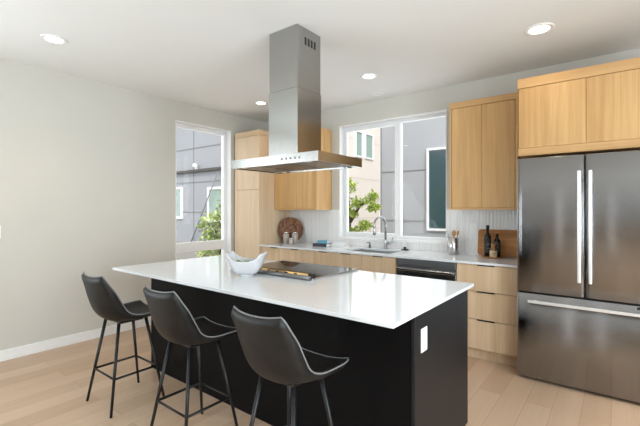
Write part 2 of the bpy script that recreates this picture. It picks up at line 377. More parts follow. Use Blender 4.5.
# tile on the back wall
mb = MB(); ty = -0.010
mb.box(0.558, BX0, ty, -0.0005, 0.914, 1.40).box(BX0, BX1, ty, -0.0005, 0.914, BZ0).box(BX1, 3.80, ty, -0.0005, 0.914, 1.40)
o = struct('backsplash', mb, M['tile'])

# ------------------------------------------------------------------ outside
mb = B(-14, 12, T + 0.02, 9, -0.40, -0.30).box(-14, -T - 0.02, -16, T + 0.02, -0.40, -0.30)
struct('ground', mb, M['concrete'])
# grey building opposite the sink window
gb = thing('grey_building', 'grey panelled building across the alley with a teal window, seen through the sink window', 'building', (1.8, 3.2, -0.3))
obj('wall', B(0.44, 6.5, 3.0, 3.6, -0.3, 6.5), M['greypanel'], gb)
mb = MB()
for z in (1.167, 2.194, 3.22): mb.box(0.44, 6.5, 2.992, 3.0, z - 0.012, z + 0.012)
mb.box(0.44, 0.47, 2.985, 3.0, -0.3, 6.5)
obj('panel_seams', mb, M['seam'], gb)
fr = obj('window_frame', frame_y(MB(), 1.49, 2.45, 0.985, 2.60, 2.95, 3.03, 0.04), M['vinyl'], gb)
obj('pane', B(1.53, 2.395, 2.988, 2.996, 1.04, 2.565), M['tealglass'], fr)
# pale building on the left: east face beige, south face grey panels
pb = thing('corner_building', 'pale corner building with beige side wall and grey panelled front beyond the windows', 'building', (-3, 2.2, -0.3))
obj('wall', B(-14, 0.428, 1.5, 2.98, -0.3, 6.5), M['greypanel2'], pb)
obj('side_cladding', B(0.412, 0.432, 1.5, 2.99, -0.3, 6.5), M['beige'], pb)
BS = mat('beige_seam', (0.55, 0.50, 0.45), 0.8)
for z in (1.23, 2.02, 2.78): obj('side_seam', B(0.432, 0.435, 1.52, 2.98, z - 0.006, z + 0.006), BS, pb)
mb = MB()
for z in (1.333, 2.10, 2.98): mb.box(-14, 0.40, 1.490, 1.5, z - 0.012, z + 0.012)
for x in (-5.9, -4.173, -2.45, -0.75): mb.box(x - 0.012, x + 0.012, 1.490, 1.5, 0.6, 6.5)
obj('panel_seams', mb, M['seam'], pb)
obj('ledge', B(-14, 0.40, 1.42, 1.5, 2.35, 2.42, 0.005), mat('dark_ledge', (0.06, 0.055, 0.05), 0.6), pb)
obj('plinth', B(-14, 0.40, 1.44, 1.5, -0.3, 0.55), M['concrete'], pb)
for (a, b, c, d) in ((-5.45, -4.66, 1.15, 2.0), (-3.56, -2.75, 1.08, 1.95)):
    f_ = obj('window_frame', frame_y(MB(), a, b, c, d, 1.46, 1.53, 0.06), M['vinyl'], pb)
    obj('pane', B(a + 0.06, b - 0.06, 1.485, 1.495, c + 0.06, d - 0.06), M['greenglass'], f_)
for (a, b) in ((1.98, 2.26), (2.34, 2.68)):
    f_ = obj('window_frame', frame_x(MB(), a, b, 2.43, 2.95, 0.42, 0.465, 0.03), M['vinyl'], pb)
    obj('pane', B(0.436, 0.442, a + 0.03, b - 0.03, 2.46, 2.92), M['greenglass'], f_)
t = thing('wall_lamp', 'small white lamp on the dark ledge of the grey building outside the left window', 'lamp', (-3.99, 1.43, 2.42))
obj('bracket', B(-4.02, -3.96, 1.425, 1.475, 2.42, 2.48, 0.004), M['white'], t)
obj('lamp_head', MB().tube([(-4.06, 1.44, 2.53), (-3.93, 1.38, 2.51)], 0.05, 14), M['white'], t)
obj('stay_pole', MB().tube([(-4.15, 1.40, 0.55), (-3.05, 1.40, 2.30)], 0.014, 8), M['seam'])
tag(bpy.data.objects['stay_pole'], 'thin dark slanting pole against the grey building outside the left window', 'pole')

def shrub(name, label, base, clumps, n, leaf, m, branches):
    t = thing(name, label, 'shrub', base)
    mb = MB()
    for (c, r) in clumps:
        for _ in range(int(n * r[0])):
            while True:
                p = Vector([random.uniform(-1, 1) for _ in range(3)])
                if 0.15 < p.length < 1: break
            q = Vector((c[0] + p.x * r[0], c[1] + p.y * r[1], c[2] + p.z * r[2]))
            rot = Matrix.Rotation(random.uniform(0, 6.28), 3, 'Z') @ Matrix.Rotation(random.uniform(-1.1, 1.1), 3, 'X') @ Matrix.Rotation(random.uniform(-0.8, 0.8), 3, 'Y')
            l = leaf * random.uniform(0.7, 1.25)
            vs = [q + rot @ Vector(v) for v in ((0, 0, 0), (l * .28, l * .45, l * .08), (0, l, -l * .05), (-l * .28, l * .45, l * .08), (0, l * .5, 0))]
            mb.add(vs, [(0, 1, 4), (1, 2, 4), (2, 3, 4), (3, 0, 4)])
    obj('foliage', mb, m, t)
    mb = MB()
    for b in branches: mb.tube(b, [0.03 - 0.02 * i / (len(b) - 1) for i in range(len(b))], 7)
    obj('trunk', mb, M['bark'], t)
bxy = (0.95, 1.75)
shrub('leafy_tree', 'bright green leafy tree outside the sink window, before the beige wall', (0.98, 1.0, -0.3),
      [((0.94, 1.0, 1.79), (0.14, 0.14, 0.13)), ((1.13, 1.0, 1.51), (0.12, 0.12, 0.07)), ((1.39, 1.0, 1.58), (0.11, 0.11, 0.10)), ((1.43, 1.0, 1.43), (0.09, 0.09, 0.05)), ((1.02, 1.0, 1.34), (0.10, 0.10, 0.06)), ((1.26, 1.0, 1.14), (0.12, 0.12, 0.08)), ((1.03, 1.0, 1.03), (0.10, 0.10, 0.06))], 1150, 0.075, M['leaf'],
      [[(0.98, 1.0, -0.3), (0.98, 1.0, 0.5), (0.98, 1.0, 1.14), (0.94, 1.0, 1.76)], [(0.98, 1.0, 1.19), (1.17, 1.0, 1.46), (1.41, 1.0, 1.57)], [(0.98, 1.0, 0.6), (1.25, 1.0, 1.12)]])
shrub('garden_shrub', 'pale green shrub outside the tall left window by the grey building', (-2.3, 0.9, -0.3),
      [((-2.55, 0.9, 1.02), (0.42, 0.25, 0.34)), ((-2.1, 0.9, 1.28), (0.3, 0.25, 0.38)), ((-2.0, 0.9, 1.75), (0.2, 0.2, 0.3)), ((-2.5, 0.9, 0.45), (0.6, 0.3, 0.4)), ((-1.75, 0.9, 1.1), (0.3, 0.25, 0.6))], 900, 0.10, M['leaf2'],
      [[(-2.3, 0.9, -0.3), (-2.3, 0.9, 0.4), (-2.15, 0.9, 1.0), (-2.02, 0.9, 1.7)], [(-2.3, 0.9, 0.4), (-2.5, 0.9, 1.0)]])

# ------------------------------------------------------------------ ceiling fittings
def downlight(x, y, rad, label, power, lit=True):
    t = thing('recessed_downlight', label, 'ceiling light', (x, y, H), 'recessed ceiling downlights')
    ring = MB(); n = 32
    prof = [(rad, -0.001), (rad, -0.006), (rad * 0.93, -0.009), (rad * 0.70, -0.007), (rad * 0.68, -0.001)]
    vs = []
    for (r, z) in prof:
        for k in range(n): vs.append((x + r * math.cos(2 * math.pi * k / n), y + r * math.sin(2 * math.pi * k / n), H + z))
    ring.add(vs, [(i * n + k, i * n + (k + 1) % n, (i + 1) * n + (k + 1) % n, (i + 1) * n + k) for i in range(4) for k in range(n)], True)
    obj('trim_ring', ring, M['white'], t)
    obj('lens', MB().lathe([(rad * 0.68, -0.0045), (rad * 0.68, -0.001)], x, y, H, 28), M['lamp'] if lit else M['white'], t)
    if lit:
        d = bpy.data.lights.new('downlight_beam', 'SPOT'); d.energy = power; d.color = (1.0, 0.80, 0.58); d.spot_size = math.radians(120); d.spot_blend = 0.8; d.shadow_soft_size = 0.06
        o = bpy.data.objects.new('downlight_beam', d); COL.objects.link(o); o.parent = t; o.location = (0, 0, -0.03)
downlight(0.837, -3.185, 0.095, 'lit round recessed downlight nearest the left wall', 26)
downlight(4.008, -0.94, 0.105, 'lit round recessed downlight above the fridge', 8)
downlight(2.428, -0.838, 0.09, 'lit round recessed downlight between range hood and sink window', 10)
downlight(0.79, -0.83, 0.085, 'lit round recessed downlight above the tall oak cabinet beside the chimney', 10)
downlight(2.191, -0.227, 0.07, 'small unlit white recessed downlight just above the sink window', 0, False)

# ------------------------------------------------------------------ tall cabinet
t = thing('tall_cabinet', 'tall light oak pantry cabinet in the corner beside the left window', 'cabinet', (0.29, -0.32, 0))
obj('carcass', B(0.033, 0.555, -0.618, -0.002, 0.10, 2.44, 0.002), M['oakT'], t)
obj('door', B(0.085, 0.555, -0.640, -0.620, 0.105, 1.678, 0.002), M['oakT'], t)
obj('door', B(0.085, 0.555, -0.640, -0.620, 1.683, 2.438, 0.002), M['oakT'], t)
obj('filler_strip', B(0.033, 0.082, -0.640, -0.620, 0.10, 2.44, 0.001), M['oakT'], t)
obj('crown', B(0.033, 0.557, -0.643, -0.002, 2.441, 2.514, 0.002), oak('oak_tall_rail_lit', (0.74, 0.56, 0.36), (0.62, 0.44, 0.26), 'x'), t)  # crown takes the window-lit tone of the tall doors
obj('toe_kick', B(0.033, 0.555, -0.56, -0.54, 0.0, 0.10), M['oakB'], t)

# ------------------------------------------------------------------ wall cabinets
def upper(label, x0, x1, yf, z0, z1, crown, ndoor, group=None, panel_l=0.02, panel_r=0.02, zb=0.02):
    t = thing('wall_cabinet', label, 'cabinet', ((x0 + x1) / 2, yf / 2, z0), group)
    obj('carcass', B(x0 + panel_l, x1 - panel_r, yf + 0.022, -0.002, z0 + zb, z1 - 0.001, 0.001), M['oakU'], t)
    if panel_l: obj('side_panel', B(x0, x0 + panel_l - 0.001, yf, -0.002, z0, z1, 0.0015), M['oakU'], t)
    if panel_r: obj('side_panel', B(x1 - panel_r + 0.001, x1, yf, -0.002, z0, z1, 0.0015), M['oakU'], t)
    obj('bottom_rail', B(x0 + panel_l, x1 - panel_r, yf, -0.002, z0, z0 + zb - 0.001, 0.001), M['oakUx'], t)
    a, b = x0 + panel_l + 0.002, x1 - panel_r - 0.002; wd = (b - a) / ndoor
    for i in range(ndoor):
        obj('door', B(a + i * wd + 0.0015, a + (i + 1) * wd - 0.0015, yf + 0.001, yf + 0.020, z0 + zb + 0.001, z1 - 0.003, 0.0015), M['oakU'], t)
    obj('crown', B(x0 - 0.002, x1 + 0.002, yf - 0.004, -0.002, z1, crown, 0.0015), M['oakUx'], t)
    return t
upper('oak wall cabinet between tall cabinet and sink window', 0.558, 1.335, -0.348, 1.395, 2.442, 2.505, 2, 'oak wall cabinets', panel_l=0.0)
upper('oak wall cabinet between sink window and fridge', 3.103, 3.745, -0.348, 1.398, 2.442, 2.503, 2, 'oak wall cabinets')
upper('deep oak wall cabinet mounted above the fridge', 3.813, 4.775, -0.70, 1.855, 2.430, 2.510, 2, 'oak wall cabinets', panel_l=0.004, panel_r=0.004, zb=0.064)

# ------------------------------------------------------------------ base cabinets
def pull(x, z, parent, y=-0.62, wd=0.075):
    obj('pull', B(x - wd, x + wd, y - 0.012, y + 0.001, z - 0.007, z + 0.003, 0.001), M['blackmetal'], parent)
def base_cab(label, x0, x1, kind, top=0.893):
    t = thing('base_cabinet', label, 'cabinet', ((x0 + x1) / 2, -0.3, 0), 'oak base cabinets')
    mb = MB()
    if kind == 'sink':
        mb.box(x0 + 0.001, x0 + 0.019, -0.598, -0.002, 0.10, top).box(x1 - 0.019, x1 - 0.001, -0.598, -0.002, 0.10, top).box(x0 + 0.019, x1 - 0.019, -0.598, -0.002, 0.10, 0.12)
    else: mb.box(x0 + 0.001, x1 - 0.001, -0.598, -0.002, 0.10, top)
    obj('carcass', mb, M['oakB'], t)
    obj('toe_kick', B(x0 + 0.001, x1 - 0.001, -0.56, -0.545, 0.0, 0.099), M['oakB'], t)
    n = 2 if kind == 'sink' else 1
    if kind == 'drawers':
        for (a, b) in ((0.643, 0.888), (0.383, 0.638), (0.108, 0.378)):
            d = obj('drawer', B(x0 + 0.002, x1 - 0.002, -0.62, -0.600, a, b, 0.0015), M['oakB'], t)
            pull((x0 + x1) / 2, b + 0.0025 if b < 0.85 else b + 0.0005, d)
    else:
        wd = (x1 - x0) / n
        for i in range(n):
            d = obj('door', B(x0 + i * wd + 0.0015, x0 + (i + 1) * wd - 0.0015, -0.62, -0.600, 0.108, 0.888, 0.0015), M['oakB'], t)
            pull(x0 + i * wd + wd * (0.75 if kind != 'sink' else 0.5), 0.8885, d, wd=0.06)
base_cab('narrow oak base cabinet next to the tall pantry cabinet', 0.558, 0.905, 'door')
base_cab('oak base cabinet under the round wooden board', 0.905, 1.289, 'door')
base_cab('oak base cabinet under the two small stacked books', 1.289, 1.775, 'door')
base_cab('two-door oak base cabinet under the sink', 1.775, 2.620, 'sink')
base_cab('oak three-drawer base cabinet between dishwasher and fridge', 3.265, 3.80, 'drawers')

t = thing('dishwasher', 'stainless dishwasher under the counter between sink cabinet and drawers', 'dishwasher', (2.945, -0.3, 0))
obj('tub', B(2.636, 3.256, -0.585, -0.02, 0.10, 0.885), M['dsteel'], t)
obj('control_panel', B(2.636, 3.256, -0.618, -0.586, 0.815, 0.886, 0.003), M['dsteel'], t)
obj('door_panel', B(2.636, 3.256, -0.618, -0.586, 0.105, 0.785, 0.003), M['steel'], t)
obj('handle', MB().box(2.646, 3.246, -0.652, -0.640, 0.768, 0.792, 0.004).box(2.68, 2.70, -0.642, -0.617, 0.772, 0.784).box(3.19, 3.21, -0.642, -0.617, 0.772, 0.784), M['steel'], t)
obj('toe_kick', B(2.636, 3.256, -0.56, -0.545, 0.0, 0.098), M['blackmetal'], t)

# counter along the back wall with the sink opening
SX0, SX1, SY0, SY1 = 1.90, 2.50, -0.53, -0.14
mb = MB()
mb.box(0.558, SX0, -0.645, -0.0105, 0.894, 0.914).box(SX1, 3.815, -0.645, -0.0105, 0.894, 0.914).box(SX0, SX1, -0.645, SY0, 0.894, 0.914).box(SX0, SX1, SY1, -0.0105, 0.894, 0.914)
tag(obj('countertop', mb, M['quartz']), 'white quartz worktop running along the back wall under the window', 'countertop')
mb = MB(); z0 = 0.70
mb.box(SX0 - 0.012, SX0, SY0 - 0.012, SY1 + 0.012, z0, 0.8935).box(SX1, SX1 + 0.012, SY0 - 0.012, SY1 + 0.012, z0, 0.8935)
mb.box(SX0, SX1, SY0 - 0.012, SY0, z0, 0.8935).box(SX0, SX1, SY1, SY1 + 0.012, z0, 0.8935).box(SX0 - 0.012, SX1 + 0.012, SY0 - 0.012, SY1 + 0.012, z0 - 0.012, z0)
t = thing('kitchen_sink', 'stainless undermount sink in the back worktop below the window', 'sink', (2.2, -0.33, 0.7))
obj('basin', mb, mat('sink_steel', (0.36, 0.365, 0.375), 0.40, 0.6), t)
obj('drain', MB().lathe([(0.045, 0.0005), (0.045, 0.004), (0.03, 0.004), (0.028, 0.002)], 2.2, -0.33, z0, 20), M['dsteel'], t)

# faucet
fx, fy = 2.212, -0.075
t = thing('faucet', 'chrome gooseneck kitchen faucet with side lever behind the sink', 'faucet', (fx, fy, 0.914))
obj('base', MB().lathe([(0.030, 0.0005), (0.030, 0.012), (0.024, 0.018), (0.022, 0.10), (0.020, 0.12)], fx, fy, 0.914, 20), M['chrome'], t)
pts = [(fx, fy, 1.02), (fx, fy, 1.20)]
for i in range(1, 15):
    a = math.pi * i / 14; r = 0.100
    pts.append((fx - 0.22 * r * (1 - math.cos(a)), fy - 0.975 * r * (1 - math.cos(a)), 1.208 + r * math.sin(a)))
e = pts[-1]; pts.append((e[0], e[1], 1.18))
obj('spout', MB().tube(pts, 0.0145, 14), M['chrome'], t)
obj('spray_head', MB().tube([(e[0], e[1], 1.195), (e[0], e[1], 1.170), (e[0], e[1], 1.105), (e[0], e[1], 1.09)], [0.015, 0.019, 0.020, 0.016], 14), M['chrome'], t)
obj('lever', MB().tube([(fx + 0.015, fy, 0.985), (fx + 0.072, fy, 0.985), (fx + 0.084, fy, 0.99), (fx + 0.105, fy - 0.01, 1.06)], [0.016, 0.016, 0.010, 0.007], 12), M['chrome'], t)
t = thing('soap_dispenser', 'short chrome soap dispenser left of the faucet', 'soap dispenser', (1.985, -0.07, 0.914))
obj('body', MB().lathe([(0.017, 0.0005), (0.017, 0.03), (0.011, 0.033), (0.011, 0.06)], 1.985, -0.07, 0.914, 16), M['dsteel'], t)
obj('nozzle', MB().tube([(1.985, -0.07, 0.974), (1.985, -0.07, 0.982), (1.975, -0.098, 0.984), (1.97, -0.115, 0.978)], 0.007, 10), M['dsteel'], t)
t = thing('sink_stopper', 'small black sink stopper lying on the worktop right of the faucet', 'sink stopper', (2.47, -0.075, 0.914))
obj('plate', MB().lathe([(0.045, 0.0005), (0.045, 0.008), (0.03, 0.014)], 2.47, -0.075, 0.914, 20), M['blackmetal'], t)
obj('knob', MB().lathe([(0.012, 0.0135), (0.012, 0.022), (0.02, 0.026), (0.02, 0.034), (0.008, 0.038)], 2.47, -0.075, 0.914, 16), M['blackmetal'], t)

# ------------------------------------------------------------------ things on the back worktop
Z = 0.9145
def wall_plate(name, label, cat, x0, x1, y0, y1, z0, z1, face, group=None):
    t = thing(name, label, cat, ((x0 + x1) / 2, (y0 + y1) / 2, z0), group)
    obj('plate', B(x0, x1, y0, y1, z0, z1, 0.0015), M['white'], t)
    return t
# round board leaning on the wall
t = thing('round_board', 'round brown wooden board leaning in the corner beside the tall cabinet', 'cutting board', (0.62, -0.05, Z))
R = 0.185; tilt = math.radians(6)
mb = MB().lathe([(R * 0.2, 0.0), (R * 0.96, 0.0), (R, 0.006), (R, 0.016), (R * 0.94, 0.022), (R * 0.9, 0.017), (R * 0.2, 0.017)], 0, 0, 0, 48)
Mt = Matrix.Translation((0.712, -0.165, Z + R + 0.003)) @ Matrix.Rotation(math.radians(45), 4, 'Z') @ Matrix.Rotation(math.pi / 2 - tilt, 4, 'X')
obj('disc', mb.xform(Mt), M['woven'], t)
ring = MB()
for rr in (0.05, 0.08, 0.11, 0.14, 0.165):
    ring.tube([(rr * math.cos(2 * math.pi * k / 40), rr * math.sin(2 * math.pi * k / 40), 0.018) for k in range(40)], 0.005, 6, closed=True)
obj('woven_rings', ring.xform(Mt), M['woven'], t)
# jars
M['jar'] = mat('clear_jar_glass', (0.40, 0.35, 0.31), 0.12, 0, 0.6)
M['lid'] = mat('steel_lid', (0.7, 0.7, 0.7), 0.25, 1.0)
def jar(x, y, r, h, label):
    t = thing('storage_jar', label, 'jar', (x, y, Z), 'jars before the round board')
    obj('body', MB().lathe([(r * 0.85, 0.0), (r, 0.006), (r, h * 0.78), (r * 0.8, h * 0.86), (r * 0.8, h * 0.88)], x, y, Z, 20), M['jar'], t)
    obj('lid', MB().lathe([(r * 0.86, h * 0.88), (r * 0.86, h), (r * 0.8, h * 1.01)], x, y, Z, 20), M['lid'], t)
jar(0.745, -0.300, 0.045, 0.165, 'left of two tall grey jars with silver lids before the round board')
jar(0.845, -0.225, 0.045, 0.165, 'right of two tall grey jars with silver lids before the round board')
jar(0.865, -0.330, 0.034, 0.085, 'small low jar with silver lid in front of the two tall jars')
# small books
def book(x, y, z, w, d, h, rz, label, cover, group):
    t = thing('book', label, 'book', (x, y, z), group)
    w, d = d, w   # spine towards the room
    mb1 = MB().box(-w / 2, w / 2, -d / 2, d / 2, 0, 0.003).box(-w / 2, w / 2, -d / 2, d / 2, h - 0.003, h).box(-w / 2, -w / 2 + 0.003, -d / 2, d / 2, 0.003, h - 0.003)
    mb2 = MB().box(-w / 2 + 0.003, w / 2 - 0.004, -d / 2 + 0.004, d / 2 - 0.004, 0.003, h - 0.003)
    Mz = Matrix.Translation((x, y, z)) @ Matrix.Rotation(rz + math.pi / 2, 4, 'Z')
    obj('cover', mb1.xform(Mz), cover, t); obj('pages', mb2.xform(Mz), mat('paper', (0.75, 0.74, 0.70), 0.8), t)
navy = mat('navy_cover', (0.03, 0.035, 0.05), 0.5); teal = mat('teal_cover', (0.12, 0.36, 0.48), 0.5); palec = mat('pale_cover', (0.75, 0.76, 0.78), 0.5)
book(1.40, -0.30, Z, 0.21, 0.15, 0.040, 0.10, 'dark navy book lying under the teal one on the worktop', navy, 'small books by the window')
book(1.41, -0.29, Z + 0.0405, 0.14, 0.10, 0.036, 0.25, 'small teal book lying on top of the navy one', teal, 'small books by the window')
book(1.60, -0.17, Z, 0.19, 0.15, 0.040, 0.1, 'pale white book lying to the right of the navy one, lower of two', palec, 'small books by the window')
book(1.60, -0.175, Z + 0.0405, 0.16, 0.12, 0.022, 0.0, 'thin pale book lying on top of the lower white one', palec, 'small books by the window')
# utensil crock
cx, cy = 3.068, -0.140
t = thing('utensil_crock', 'shiny steel utensil crock on the worktop right of the window', 'utensil holder', (cx, cy, Z))
mb = MB().lathe([(0.057, 0.0), (0.059, 0.003), (0.059, 0.178), (0.0565, 0.180), (0.0555, 0.176), (0.0555, 0.006)], cx, cy, Z, 28)
obj('cup', mb, M['steel'], t)
M['spoonwood'] = noisy('spoon_wood', (0.55, 0.27, 0.09), 0.5, 0.1, 20)
def utensil(name, label, top, bot, headw, headl, m, flat=0.25):
    t = thing(name, label, 'utensil', (bot[0], bot[1], bot[2]), 'utensils in the steel crock')
    a, b = Vector(bot), Vector(top); d = (b - a).normalized()
    obj('handle', MB().tube([a, b], 0.0055, 8), m, t)
    if headw:
        mb = MB(); n = 14; rings = [(0.0, 0.15), (0.1, .45), (0.3, .85), (0.55, 1), (0.8, .8), (0.95, .4), (1.0, .1)]; side = Vector((0.79, 0.61, 0)); side = (side - d * side.dot(d)).normalized(); nn = d.cross(side)
        vs = []
        for (q, wv) in rings:
            for k in range(n):
                an = 2 * math.pi * k / n
                vs.append(b + d * (q * headl - 0.006) + side * math.cos(an) * headw * wv + nn * math.sin(an) * headw * wv * flat)
        mb.add(vs, [(i * n + k, i * n + (k + 1) % n, (i + 1) * n + (k + 1) % n, (i + 1) * n + k) for i in range(len(rings) - 1) for k in range(n)], True)
        mb.add(vs[:n], [tuple(range(n))[::-1]]); mb.add(vs[-n:], [tuple(range(n))])
        obj('head', mb, m, t)
utensil('wooden_spoon', 'round-headed wooden spoon standing in the steel crock', (3.073, -0.128, Z + 0.195), (3.068, -0.138, Z + 0.008), 0.024, 0.075, M['spoonwood'])
utensil('wooden_spatula', 'slim wooden spatula leaning to the right in the steel crock', (3.108, -0.118, Z + 0.20), (3.078, -0.132, Z + 0.008), 0.012, 0.065, M['spoonwood'])
utensil('metal_spatula', 'grey metal utensil leaning to the left in the steel crock', (3.026, -0.172, Z + 0.215), (3.060, -0.146, Z + 0.010), 0.010, 0.06, mat('grey_utensil', (0.45, 0.44, 0.40), 0.35, 0.6))
# walnut cutting board
t = thing('cutting_board', 'large rectangular walnut cutting board leaning on the tile beside the fridge', 'cutting board', (3.5, -0.05, Z))
b_ = bmesh.new(); bmesh.ops.create_cube(b_, size=1)
for v in b_.verts: v.co = (v.co.x * 0.48, v.co.y * 0.020, v.co.z * 0.275)
bmesh.ops.bevel(b_, geom=[e for e in b_.edges if abs(e.verts[0].co.y - e.verts[1].co.y) > 0.01], offset=0.030, segments=6, profile=0.5, affect='EDGES')
b_.verts.index_update(); mb = MB().add([v.co.copy() for v in b_.verts], [[v.index for v in f.verts] for f in b_.faces]); b_.free()
mb.xform(Matrix.Translation((3.545, -0.046, Z + 0.139)) @ Matrix.Rotation(math.radians(-8), 4, 'X'))
obj('board', mb, M['walnut'], t)
t = thing('serving_tray', 'small dark tray under the oil bottles before the walnut board', 'tray', (3.48, -0.17, Z))
obj('tray_base', MB().lathe([(0.098, 0.0), (0.105, 0.004), (0.105, 0.012), (0.100, 0.012), (0.098, 0.006)], 3.485, -0.185, Z, 32), M['walnut'], t)
ZT = Z + 0.0065
M['darkglass'] = mat('dark_bottle_glass', (0.008, 0.007, 0.006), 0.14, 0, 0.4)
M['cream'] = noisy('cream_label', (0.66, 0.50, 0.30), 0.6, 0.08, 60)
M['ink'] = mat('label_ink', (0.34, 0.33, 0.30), 0.6)
def bottle(x, y, r, h, sh, neck, label, labelm, capm, z0, z1, marks=True, body=None):
    t = thing('oil_bottle', label, 'bottle', (x, y, ZT), 'bottles on the small dark tray')
    obj('glass', MB().lathe([(r * .9, 0), (r, 0.006), (r, sh * h), (r * .9, sh * h + 0.012), (r * .62, sh * h + 0.026), (neck, sh * h + 0.042), (neck, h * 0.88)], x, y, ZT, 22), body or M['darkglass'], t)
    obj('cap', MB().lathe([(neck * 1.2, h * 0.875), (neck * 1.2, h), (neck, h * 1.003)], x, y, ZT, 18), capm, t)
    lb = MB(); n = 16; a0 = math.radians(-150); a1 = math.radians(20); vs = []
    for zz in (z0 * h, z1 * h):
        for k in range(n + 1):
            a = a0 + (a1 - a0) * k / n; vs.append((x + (r + 0.0012) * math.cos(a), y + (r + 0.0012) * math.sin(a), ZT + zz))
    lb.add(vs, [(k, k + 1, n + 2 + k, n + 1 + k) for k in range(n)], True)
    lo = obj('label', lb, labelm, t)
    if marks:
        for i, (fz, half) in enumerate(marks):
            mk = MB()
            vs = []; zz = (z0 + (z1 - z0) * fz) * h; ac = math.radians(-65)
            for q in (0, 0.004):
                for k in range(7):
                    a = ac - half + 2 * half * k / 6; vs.append((x + (r + 0.002) * math.cos(a), y + (r + 0.002) * math.sin(a), ZT + zz + q))
            mk.add(vs, [(k, k + 1, 8 + k, 7 + k) for k in range(6)])
            obj('label_print', mk, M['ink'] if labelm is not M['cream'] else M['darkglass'], lo)
bottle(3.432, -0.165, 0.033, 0.318, 0.64, 0.013, 'tallest of the three bottles, black with a dark cap', mat('black_label', (0.02, 0.02, 0.022), 0.5), M['blackmetal'], 0.12, 0.58, [(0.3, .3), (0.55, .42), (0.64, .25)])
bottle(3.522, -0.160, 0.032, 0.266, 0.58, 0.013, 'dark bottle with brown top, in front of the walnut board on the tray', mat('grey_label', (0.07, 0.065, 0.055), 0.5), M['walnut'], 0.2, 0.58, [(0.4, .35), (0.7, .25)])
bottle(3.505, -0.240, 0.034, 0.135, 0.55, 0.019, 'short bottle with a cream label in front of the taller two', M['cream'], M['walnut'], 0.04, 0.52, [(0.35, .35), (0.6, .5)], body=mat('amber_glass', (0.25, 0.13, 0.05), 0.1))
# outlets
def receptacles(t, axis, x, y, z, d):
    mb = MB()
    for dz in (-0.02, 0.02):
        if axis == 'y': mb.box(x - 0.012, x + 0.012, y - d, y, z + dz - 0.012, z + dz + 0.012, 0.001)
        else: mb.box(x, x + d, y - 0.012, y + 0.012, z + dz - 0.012, z + dz + 0.012, 0.001)
    obj('receptacle', mb, M['vinyl'], t)
t = wall_plate('wall_outlet', 'white outlet plate on the tile left of the walnut board', 'outlet', 3.207, 3.291, -0.0160, -0.0102, 1.14, 1.255, 'y'); receptacles(t, 'y', 3.249, -0.016, 1.197, 0.002)
t = wall_plate('light_switch', 'white switch plate on the beige left wall', 'light switch', 0.0, 0.006, -3.425, -3.345, 1.135, 1.25, 'x'); obj('rocker', B(0.006, 0.010, -3.40, -3.37, 1.16, 1.225, 0.001), M['vinyl'], t)

# ------------------------------------------------------------------ island
t = thing('kitchen_island', 'black kitchen island base under the white worktop', 'kitchen island', (2.46, -2.15, 0))
obj('base', B(1.215, 3.690, -2.560, -1.742, 0.0, 0.893, 0.002), M['black'], t)
obj('end_panel', B(3.691, 3.711, -2.567, -1.740, 0.0, 0.893, 0.002), noisy('charcoal_panel', (0.006, 0.007, 0.009), 0.42, 0.05, 8, spec=0.32), t)
CX0, CX1, CY0, CY1 = 2.01, 2.81, -2.31, -1.65
tag(obj('island_worktop', B(1.141, 3.742, -2.857, -1.713, 0.894, 0.914, 0.0015), M['quartz']), 'white quartz worktop on the black island', 'countertop')
t = wall_plate('island_outlet', 'white outlet plate on the end of the black island', 'outlet', 3.7115, 3.717, -2.503, -2.430, 0.680, 0.800, 'x'); receptacles(t, 'x', 3.717, -2.465, 0.737, 0.002)

# cooktop
t = thing('cooktop', 'black glass cooktop with steel edges set on the island worktop', 'cooktop', (2.41, -1.98, 0.9145))
CX0, CX1, CY0, CY1 = 2.02, 2.845, -2.325, -1.716
zc = 0.9145
obj('glass_top', B(CX0 + 0.012, CX1 - 0.012, CY0 + 0.085, CY1 - 0.012, zc, zc + 0.011, 0.001), M['glassblack'], t)
mb = MB().box(CX0, CX0 + 0.012, CY0 + 0.03, CY1, zc, zc + 0.013, 0.002).box(CX1 - 0.012, CX1, CY0 + 0.03, CY1, zc, zc + 0.013, 0.002).box(CX0 + 0.012, CX1 - 0.012, CY1 - 0.012, CY1, zc, zc + 0.013, 0.002)
obj('steel_edge', mb, M['steel'], t)
obj('front_rail', MB().tube([(CX0, CY0 + 0.018, zc + 0.016), (CX1 - 0.012, CY0 + 0.018, zc + 0.016)], 0.0155, 16), M['dsteel'], t)
def wedge(x0, x1, prof):
    n = len(prof); vs = [(x, CY0 + y, zc + z) for x in (x0, x1) for y, z in prof]
    return MB().add(vs, [tuple(range(n)), tuple(range(2 * n - 1, n - 1, -1))] + [(q, (q + 1) % n, n + (q + 1) % n, n + q) for q in range(n)])
cp = obj('control_panel', wedge(CX0 + 0.012, CX1 - 0.012, [(0.034, 0.0), (0.036, 0.012), (0.056, 0.038), (0.074, 0.040), (0.084, 0.0)]), M['blackmetal'], t)
def on_slope(a, b, h):   # thin plate lying on the sloping front, a..b along the slope
    nx, nz = -0.793 * h, 0.61 * h
    p = lambda q: (0.036 + 0.020 * q, 0.012 + 0.026 * q)
    (ya, za), (yb, zb) = p(a), p(b)
    return [(ya, za), (ya + nx, za + nz), (yb + nx, zb + nz), (yb, zb)]
st = obj('control_strip', wedge(CX0 + 0.03, CX1 - 0.055, on_slope(0.12, 0.95, 0.0015)), M['brass'], cp)
for i in range(7): obj('control_mark', wedge(2.12 + i * 0.09, 2.150 + i * 0.09, on_slope(0.35, 0.75, 0.0026)), M['blackmetal'], cp)
BURN = mat('burner_mark', (0.12, 0.12, 0.12), 0.3)
